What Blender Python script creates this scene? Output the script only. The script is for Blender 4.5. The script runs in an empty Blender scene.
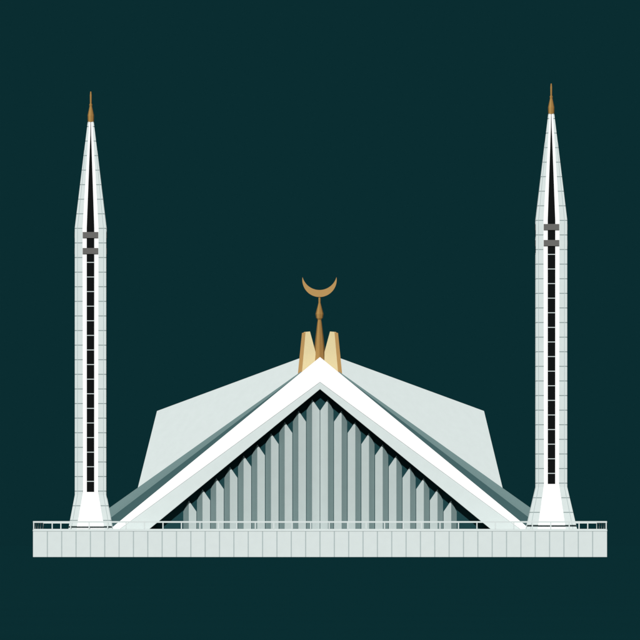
import bpy, bmesh, math
from mathutils import Vector
D=2500.0; H=2.7; HY=543.5
SUN_EL=math.radians(22); SUN_AZ=math.radians(1)   # azimuth to the left of the camera axis
SUN=5.0
scene=bpy.context.scene
def lin(c):
    c/=255.0
    return c/12.92 if c<=0.04045 else ((c+0.055)/1.055)**2.4
def mat(name,rgb,cos=0.91,var=0.015,rough=0.85,spec=0.1,scale=0.6):
    k=math.pi/(SUN*cos)
    col=[min(0.85,lin(c)*k) for c in rgb]
    m=bpy.data.materials.new(name); m.use_nodes=True
    nt=m.node_tree; b=nt.nodes['Principled BSDF']
    b.inputs['Roughness'].default_value=rough
    b.inputs['Specular IOR Level'].default_value=spec
    tc=nt.nodes.new('ShaderNodeTexCoord'); nz=nt.nodes.new('ShaderNodeTexNoise')
    nz.inputs['Scale'].default_value=scale; nz.inputs['Detail'].default_value=6
    r=nt.nodes.new('ShaderNodeValToRGB')
    r.color_ramp.elements[0].position=0.3; r.color_ramp.elements[1].position=0.7
    r.color_ramp.elements[0].color=[c*(1-var) for c in col]+[1]
    r.color_ramp.elements[1].color=[min(.88,c*(1+var)) for c in col]+[1]
    nt.links.new(tc.outputs['Object'],nz.inputs['Vector'])
    nt.links.new(nz.outputs['Fac'],r.inputs['Fac'])
    nt.links.new(r.outputs['Color'],b.inputs['Base Color'])
    return m
M_white=mat('white_marble',(255,255,255))
M_light=mat('light_concrete',(212,222,221))
M_clad=mat('cladding_panel',(214,223,222))
M_joint=mat('panel_joint',(140,156,156))
M_plinth=mat('plinth_joint',(172,185,185))
M_roof=mat('roof_shell',(213,222,221),0.66)
M_beamA=mat('beam_grey',(112,138,138))  # paler grey than the inner beam
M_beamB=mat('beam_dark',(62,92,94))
M_glass=mat('dark_glazing',(20,60,64))
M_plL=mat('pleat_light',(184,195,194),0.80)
M_plD=mat('pleat_shaded',(114,134,134),0.80)  # shaded face of each pleat, shade put into the colour
M_black=mat('slit_black',(4,8,9))
M_grey=mat('gallery_grey',(105,104,102))
M_gold=mat('gold_paint',(178,138,76),0.92,rough=0.6,spec=0.2)
M_gold2=mat('gold_paint_shaded',(150,112,58),0.85,rough=0.6,spec=0.2)  # same gold, darkened as the painted shade side
M_cream=mat('cream_marble',(221,205,158))
M_ground=mat('ground_lawn',(10,45,49),math.sin(SUN_EL),var=0.02,spec=0.0,rough=1.0,scale=0.05)

def P(px,py,Y):
    s=0.2*(D+Y)/D
    return ((px-320)*s, Y, H+(HY-py)*s)
def empty(name):
    e=bpy.data.objects.new(name,None); scene.collection.objects.link(e); return e
class B:
    def __init__(s): s.v=[]; s.f=[]; s.mi=[]
    def add(s,vs,fs,mi=0):
        o=len(s.v); s.v+=vs; s.f+=[tuple(i+o for i in f) for f in fs]; s.mi+=[mi]*len(fs)
    def frus(s,z0,r0,z1,r1,mi=0):
        a=[(r0[0],r0[2],z0),(r0[1],r0[2],z0),(r0[1],r0[3],z0),(r0[0],r0[3],z0)]
        b=[(r1[0],r1[2],z1),(r1[1],r1[2],z1),(r1[1],r1[3],z1),(r1[0],r1[3],z1)]
        s.add(a+b,[(0,1,2,3),(4,5,6,7),(0,1,5,4),(1,2,6,5),(2,3,7,6),(3,0,4,7)],mi)
    def box(s,x0,x1,y0,y1,z0,z1,mi=0): s.frus(z0,(x0,x1,y0,y1),z1,(x0,x1,y0,y1),mi)
    def prism(s,poly,Y0,Y1,mi=0):
        n=len(poly); a=[P(x,y,Y0) for x,y in poly]; b=[(p[0],Y1,p[2]) for p in a]
        s.add(a+b,[tuple(range(n)),tuple(range(n,2*n))]+[(i,(i+1)%n,(i+1)%n+n,i+n) for i in range(n)],mi)
    def obj(s,name,mats,parent=None):
        me=bpy.data.meshes.new(name); me.from_pydata(s.v,[],s.f)
        for m in mats: me.materials.append(m)
        for p,i in zip(me.polygons,s.mi): p.material_index=i
        bm=bmesh.new(); bm.from_mesh(me); bmesh.ops.recalc_face_normals(bm,faces=bm.faces); bm.to_mesh(me); bm.free()
        o=bpy.data.objects.new(name,me); scene.collection.objects.link(o)
        if parent: o.parent=parent
        return o
def weld(o):
    bm=bmesh.new(); bm.from_mesh(o.data); bmesh.ops.remove_doubles(bm,verts=bm.verts,dist=.001); bmesh.ops.recalc_face_normals(bm,faces=bm.faces); bm.to_mesh(o.data); bm.free()
# ---------- ground
b=B(); b.add([(-8000,-4000,0),(8000,-4000,0),(8000,12000,0),(-8000,12000,0)],[(0,1,2,3)]); b.obj('ground',[M_ground])

# ---------- terrace
TZ=5.4; X0=(33-320)*.2; X1=(607-320)*.2; TD=84.0
ter=empty('terrace')
b=B(); b.box(X0+.15,X1-.15,.15,TD-.15,0,TZ-.25); b.obj('plinth',[M_plinth],ter)
b=B(); n=40; w=(X1-X0)/n; g=.11
for i in range(n):
    b.box(X0+i*w+(g if i else 0),X0+(i+1)*w-(g if i<n-1 else 0),0.09,.3,0,TZ-.3)
    b.box(X0+i*w+(g if i else 0),X0+(i+1)*w-(g if i<n-1 else 0),TD-.3,TD-.09,0,TZ-.3)
m_=29; wd=(TD-.64)/m_
for i in range(m_):
    for xa,xb in ((X0,X0+.3),(X1-.3,X1)):
        b.box(xa,xb,.32+i*wd+g,.32+(i+1)*wd-g,0,TZ-.3)
b.obj('cladding_panels',[M_clad],ter)
b=B(); b.box(X0-.05,X1+.05,.04,TD-.04,TZ-.25,TZ); b.obj('deck_slab',[M_light],ter)

# ---------- railing
b=B(); rz=TZ+1.45
for (xa,xb,ya,yb) in ((X0,X1,.1,.3),(X0,X1,TD-.3,TD-.1),(X0,X0+.2,.3,TD-.3),(X1-.2,X1,.3,TD-.3)):
    b.box(xa,xb,ya,yb,rz,rz+.32); b.box(xa,xb,ya+.02,yb-.02,TZ+.002,TZ+.22)
n=31; w=(X1-X0-.3)/n
for i in range(n+1):
    for y in (.12,TD-.28):
        x=X0+.03+i*w; b.box(x,x+.22,y,y+.16,TZ+.2,rz+.02)
for i in range(1,4):
    y=i*TD/4
    for x in (X0+.02,X1-.18): b.box(x,x+.16,y,y+.2,TZ+.2,rz+.02)
b.obj('railing',[M_clad])

# ---------- mosque
mos=empty('mosque')
OY=lambda x,c: c+.82*abs(x-320)
def both(f):
    f(lambda x:x); f(lambda x:640-x)
b=B(); c=B()
xb=320-(532-357)/.82; xi=320-(532-389)/.82
def g1(m):
    b.prism([(m(320),357),(m(xb),532),(m(xb+9),532),(m(320),382)],12,17.5)
    c.prism([(m(320),380),(m(xb+8),532),(m(xi),532),(m(320),389)],12.15,17.4)
both(g1)
b.obj('front_girder_crown',[M_white],mos); c.obj('front_girder_soffit',[M_light],mos)
b=B(); c=B()
def g2(m):
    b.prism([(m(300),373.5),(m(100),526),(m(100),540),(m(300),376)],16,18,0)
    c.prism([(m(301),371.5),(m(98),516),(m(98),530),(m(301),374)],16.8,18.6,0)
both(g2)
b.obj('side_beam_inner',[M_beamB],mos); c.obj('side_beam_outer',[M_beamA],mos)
# roof shell : 4-fold tent
Yf,Ym,Yb=19.0,44.0,69.0
TL=P(299,358.5,Yf+4); TR=P(341,358.5,Yf+4)
L=P(157,411,Ym); R=P(484,411,Ym)
FL=P(127,531,Yf); FR=P(513,531,Yf)
def onplane(q,a,b_,c_):
    a,b_,c_=Vector(a),Vector(b_),Vector(c_); n=(b_-a).cross(c_-a)
    y=a.y-((q[0]-a.x)*n.x+(q[2]-a.z)*n.z)/n.y
    return (q[0],y,q[2])
KL=onplane(P(306,374,Yf),TL,L,FL); KR=onplane(P(334,374,Yf),TR,R,FR)
def back(p): return (p[0],2*Ym-p[1],p[2])
V=[TL,TR,KL,KR,L,R,FL,FR]; V=V+[back(p) for p in V]
b=B()
b.add(V,[(0,2,4),(2,6,4),(1,3,5),(3,7,5),(0,4,8),(1,5,9),(8,10,12),(10,14,12),(9,11,13),(11,15,13),(0,1,9,8),(0,1,3,2),(8,9,11,10)],0)
b.f+=[(4,6,12),(6,14,12),(5,7,13),(7,15,13),(2,3,7,6),(10,11,15,14),(6,7,15,14)]; b.mi+=[1]*7
b.f=[tuple(4 if i==12 else 5 if i==13 else i for i in f) for f in b.f]
keep=[k for k,f in enumerate(b.f) if len(set(f))==len(f)]
b.f=[b.f[k] for k in keep]; b.mi=[b.mi[k] for k in keep]
b.obj('roof_shell',[M_roof,M_glass],mos)
# side gable pleats
b=B()
for sg,pk,ft in ((-1,L,FL),(1,R,FR)):
    for i in range(24):
        t=(i+.5)/24; yy=Yf+(2*Ym-2*Yf)*t
        k=1-abs(2*t-1); x=ft[0]; ztop=ft[2]+(pk[2]-ft[2])*k-1.0
        if ztop<TZ+1: continue
        xt=ft[0]+(pk[0]-ft[0])*(ztop-ft[2])/(pk[2]-ft[2])
        a=[(x-sg*.6,yy-.8,TZ),(x-sg*.6,yy+.8,TZ),(x+sg*.12,yy,TZ),(xt-sg*.6,yy-.8,ztop-1.5),(xt-sg*.6,yy+.8,ztop-1.5),(xt,yy,ztop)]
        b.add(a,[(0,2,5,3),(2,1,4,5),(0,1,4,3),(3,4,5),(0,1,2)])
b.obj('side_pleated_columns',[M_plL],mos)
# rear girder
b=B()
def g3(m):
    a=[P(m(x),y,12) for x,y in [(320,357),(xb,532),(xi,532),(320,389)]]
    q=[(p[0],2*Ym-12,p[2]) for p in a]; r=[(p[0],2*Ym-17.5,p[2]) for p in a]
    b.add(q+r,[(0,1,2,3),(4,5,6,7),(0,1,5,4),(1,2,6,5),(2,3,7,6),(3,0,4,7)])
both(g3); b.obj('rear_girder',[M_white],mos)
b=B(); b.prism([(320,384),(xi-6,532),(640-xi+6,532)],16.6,17.3); b.obj('gable_glazing',[M_glass],mos)
# pleated columns
b=B(); N=20; per=274/N
for i in range(N):
    x0=183+i*per+.3; x1=x0+per-.6
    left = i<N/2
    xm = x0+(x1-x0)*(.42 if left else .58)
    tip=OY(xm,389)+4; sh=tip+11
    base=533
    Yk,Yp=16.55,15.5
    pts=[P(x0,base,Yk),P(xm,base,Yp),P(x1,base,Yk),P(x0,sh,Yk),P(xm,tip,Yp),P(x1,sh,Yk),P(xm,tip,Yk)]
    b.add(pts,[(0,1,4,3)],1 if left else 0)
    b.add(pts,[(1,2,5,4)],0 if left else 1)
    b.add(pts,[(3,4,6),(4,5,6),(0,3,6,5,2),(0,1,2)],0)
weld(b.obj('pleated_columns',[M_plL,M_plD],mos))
# crests
b=B()
def cr(m):
    for Y0,Y1 in ((17.8,19.4),(2*Ym-19.4,2*Ym-17.8)):
        b.prism([(m(304),332),(m(310),331.5),(m(315.5),352),(m(316),374),(m(300),376)],Y0,Y1,0)
        b.prism([(m(302),333),(m(305.5),332),(m(301.5),377),(m(297.5),377)],Y0-.2,Y1+.2,1)
both(cr); b.obj('roof_crest',[M_cream,M_gold],mos)
# finial
def lathe(b,cx,Yc,prof,seg=8):
    c0=P(cx,0,Yc)[0]; s=.2*(D+Yc)/D; k=len(prof)
    o=len(b.v)
    for py,r in prof:
        z=P(cx,py,Yc)[2]
        for j in range(seg):
            a=2*math.pi*j/seg-math.pi/2
            b.v.append((c0+r*s*math.cos(a),Yc+r*s*math.sin(a),z))
    for i in range(k-1):
        for j in range(seg):
            b.f.append((o+i*seg+j,o+i*seg+(j+1)%seg,o+(i+1)*seg+(j+1)%seg,o+(i+1)*seg+j)); b.mi.append(1 if j<seg/2 else 0)  # right half gets the darker gold, shading by material
    b.f.append(tuple(o+j for j in range(seg))); b.mi.append(0)
    b.f.append(tuple(o+(k-1)*seg+j for j in range(seg))); b.mi.append(0)
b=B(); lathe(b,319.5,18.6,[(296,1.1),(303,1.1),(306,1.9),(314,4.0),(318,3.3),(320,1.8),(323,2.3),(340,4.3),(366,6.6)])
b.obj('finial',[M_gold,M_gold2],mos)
b=B(); cx=319.5
def arc(cy,r,y_t,n=40):
    a=math.asin((y_t-cy)/r); return [(cx+r*math.cos(t),cy+r*math.sin(t)) for t in [a+(math.pi-2*a)*i/n for i in range(n+1)]]
out=arc(279.8,17.2,277); inn=arc(272.4,17.6,277.0)
for i in range(len(out)-1):
    q=[out[i],out[i+1],inn[i+1],inn[i]]
    a=[P(x,y,18.2) for x,y in q]; c_=[(p[0],19.0,p[2]) for p in a]
    b.add(a+c_,[(0,1,2,3),(4,5,6,7),(0,1,5,4),(2,3,7,6)])
weld(b.obj('crescent',[M_gold],mos))

# ---------- minarets
def interp(t,y):
    if y<=t[0][0]: return t[0][1]
    for (a,va),(c,vc) in zip(t,t[1:]):
        if y<=c: return va+(vc-va)*(y-a)/(c-a)
    return t[-1][1]
def minaret(name,cx,dy,basehw):
    e=empty(name); Yc=7.0; Yf_=Yc-3
    s=.2*(D+Yf_)/D; c0=(cx-320)*s
    Z=lambda py: H+(HY-py)*s
    end=532
    ho=[(120+dy,2.8),(228+dy,15.6),(495+dy,15.6),(end,basehw)]
    jo=[(120+dy,1.5),(228+dy,8),(492+dy,7.5),(end,14.5)]
    sl=[(120+dy,.25),(135+dy,.5),(228+dy,3.8),(495+dy,3.7),(end,3.7)]
    HO=lambda y:interp(ho,y); JO=lambda y:interp(jo,y); SL=lambda y:interp(sl,y)
    def loft(b,y0,y1,rf,mi=0):
        for ry in rf:
            r0=ry(y0); r1=ry(y1)
            q=lambda r:(c0+r[0]*s,c0+r[1]*s,Yc+r[2]*s,Yc+r[3]*s)
            b.frus(Z(y1),q(r1),Z(y0),q(r0),mi)
    def corner(ins=0.0):
        L=[]
        for sx in (-1,1):
            for sy in (-1,1):
                def f(y,sx=sx,sy=sy):
                    j=JO(y)+ins*.5; h=HO(y)-ins
                    xs=sorted((sx*j,sx*h)); ys=sorted((sy*j,sy*h)); return (xs[0],xs[1],ys[0],ys[1])
                L.append(f)
        return L
    b=B(); stp=14.6
    yy=228+dy
    up=[yy-stp*k for k in range(1,8) if yy-stp*k>123+dy]
    dn=[]; k=1
    while yy+stp*k<end-6: dn.append(yy+stp*k); k+=1
    ys=sorted([121+dy]+up+[yy]+dn+[end])
    flare=495+dy
    for a,c in zip(ys,ys[1:]):
        a2=a+.8
        cuts=[a2]+([flare] if a2<flare<c else [])+[c]
        for p,q in zip(cuts,cuts[1:]): loft(b,p,q,corner())
    b.obj('corner_piers',[M_light],e)
    b=B()
    for p,q in ((121+dy,228+dy),(228+dy,flare),(flare,end)): loft(b,p,q,corner(.35))
    b.obj('pier_joints',[M_joint],e)
    # slim ribs running up the piers, standing 3 cm proud
    b=B()
    for p,q in ((150+dy,228+dy),(228+dy,flare),(flare,end)):
        R_=[]
        for sx in (-1,1):
            for sy in (-1,1):
                def f(y,sx=sx,sy=sy):
                    c_=JO(y)+(HO(y)-JO(y))*.62
                    xs=sorted((sx*c_,sx*(c_+.5))); h=HO(y)
                    ys=sorted((sy*(h-.5),sy*(h+.15))); return (xs[0],xs[1],ys[0],ys[1])
                def g_(y,f=f):
                    r=f(y); return (r[2],r[3],r[0],r[1])
                R_+=[f,g_]
        loft(b,p,q,R_)
    b.obj('pier_ribs',[M_plinth],e)
    b=B()
    def side(x0f,x1f,df):
        L=[]
        for sgn in (-1,1):
            def fx(y,sgn=sgn):
                a=sgn*(df(y)); bb=sgn*(df(y)*.5); ys=sorted((a,bb)); return (x0f(y),x1f(y),ys[0],ys[1])
            def fy(y,sgn=sgn):
                r=fx(y,sgn); return (r[2],r[3],r[0],r[1])
            L+= [fx,fy]
        return L
    for p,q in ((121+dy,135+dy),(135+dy,228+dy),(228+dy,492+dy)):
        loft(b,p,q,side(lambda y:SL(y),lambda y:JO(y)+.2,lambda y:HO(y)-.7))
        loft(b,p,q,side(lambda y:-JO(y)-.2,lambda y:-SL(y),lambda y:HO(y)-.7))
    loft(b,492+dy,end,side(lambda y:-JO(y)-.2,lambda y:JO(y)+.2,lambda y:HO(y)-.75))
    b.obj('jambs',[M_white],e)
    b=B()
    for p,q in ((124+dy,228+dy),(228+dy,493+dy)):
        loft(b,p,q,[lambda y:(-SL(y)-.4,SL(y)+.4,-HO(y)+1.5,HO(y)-1.5),lambda y:(-HO(y)+1.52,HO(y)-1.52,-SL(y)-.38,SL(y)+.38)])
    b.obj('window_slit',[M_black],e)
    b=B(); y=262+dy
    while y<490+dy:
        loft(b,y,y+.7,side(lambda y:-SL(y),lambda y:SL(y),lambda y:HO(y)-1.2)); y+=14.6
    b.obj('slit_transoms',[M_light],e)
    b=B()
    for y in (232+dy,248+dy):
        loft(b,y,y+6,side(lambda y:-7.8,lambda y:7.8,lambda y:HO(y)+.5))
    b.obj('galleries',[M_grey],e)
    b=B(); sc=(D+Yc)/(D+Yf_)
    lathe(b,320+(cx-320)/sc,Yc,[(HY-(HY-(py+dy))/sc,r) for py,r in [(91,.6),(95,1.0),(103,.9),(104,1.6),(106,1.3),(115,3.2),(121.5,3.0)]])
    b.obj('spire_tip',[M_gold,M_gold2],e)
minaret('minaret',90.5,0,22.5)
minaret('minaret',551.5,-8,26)

# ---------- light
w=bpy.data.worlds.new('World'); scene.world=w; w.use_nodes=True
bg=w.node_tree.nodes['Background']; bg.inputs[0].default_value=(lin(10),lin(45),lin(49),1); bg.inputs[1].default_value=1
ld=bpy.data.lights.new('sun','SUN'); ld.energy=SUN; ld.angle=math.radians(.5); ld.color=(1,.99,.975)
lo=bpy.data.objects.new('sun',ld); scene.collection.objects.link(lo)
dr=Vector((math.sin(SUN_AZ)*math.cos(SUN_EL),math.cos(SUN_AZ)*math.cos(SUN_EL),-math.sin(SUN_EL)))
lo.rotation_euler=dr.to_track_quat('-Z','Y').to_euler(); lo.location=(-20,-100,80)
# ---------- camera
cd=bpy.data.cameras.new('camera'); co=bpy.data.objects.new('camera',cd); scene.collection.objects.link(co)
co.location=(0,-D,H); co.rotation_euler=(math.pi/2,0,0)
cd.sensor_width=36; cd.lens=36*D/128; cd.shift_y=(HY-320)/640; cd.clip_start=1; cd.clip_end=30000
scene.camera=co
scene.view_settings.view_transform='Standard'; scene.view_settings.look='None'; scene.view_settings.exposure=0
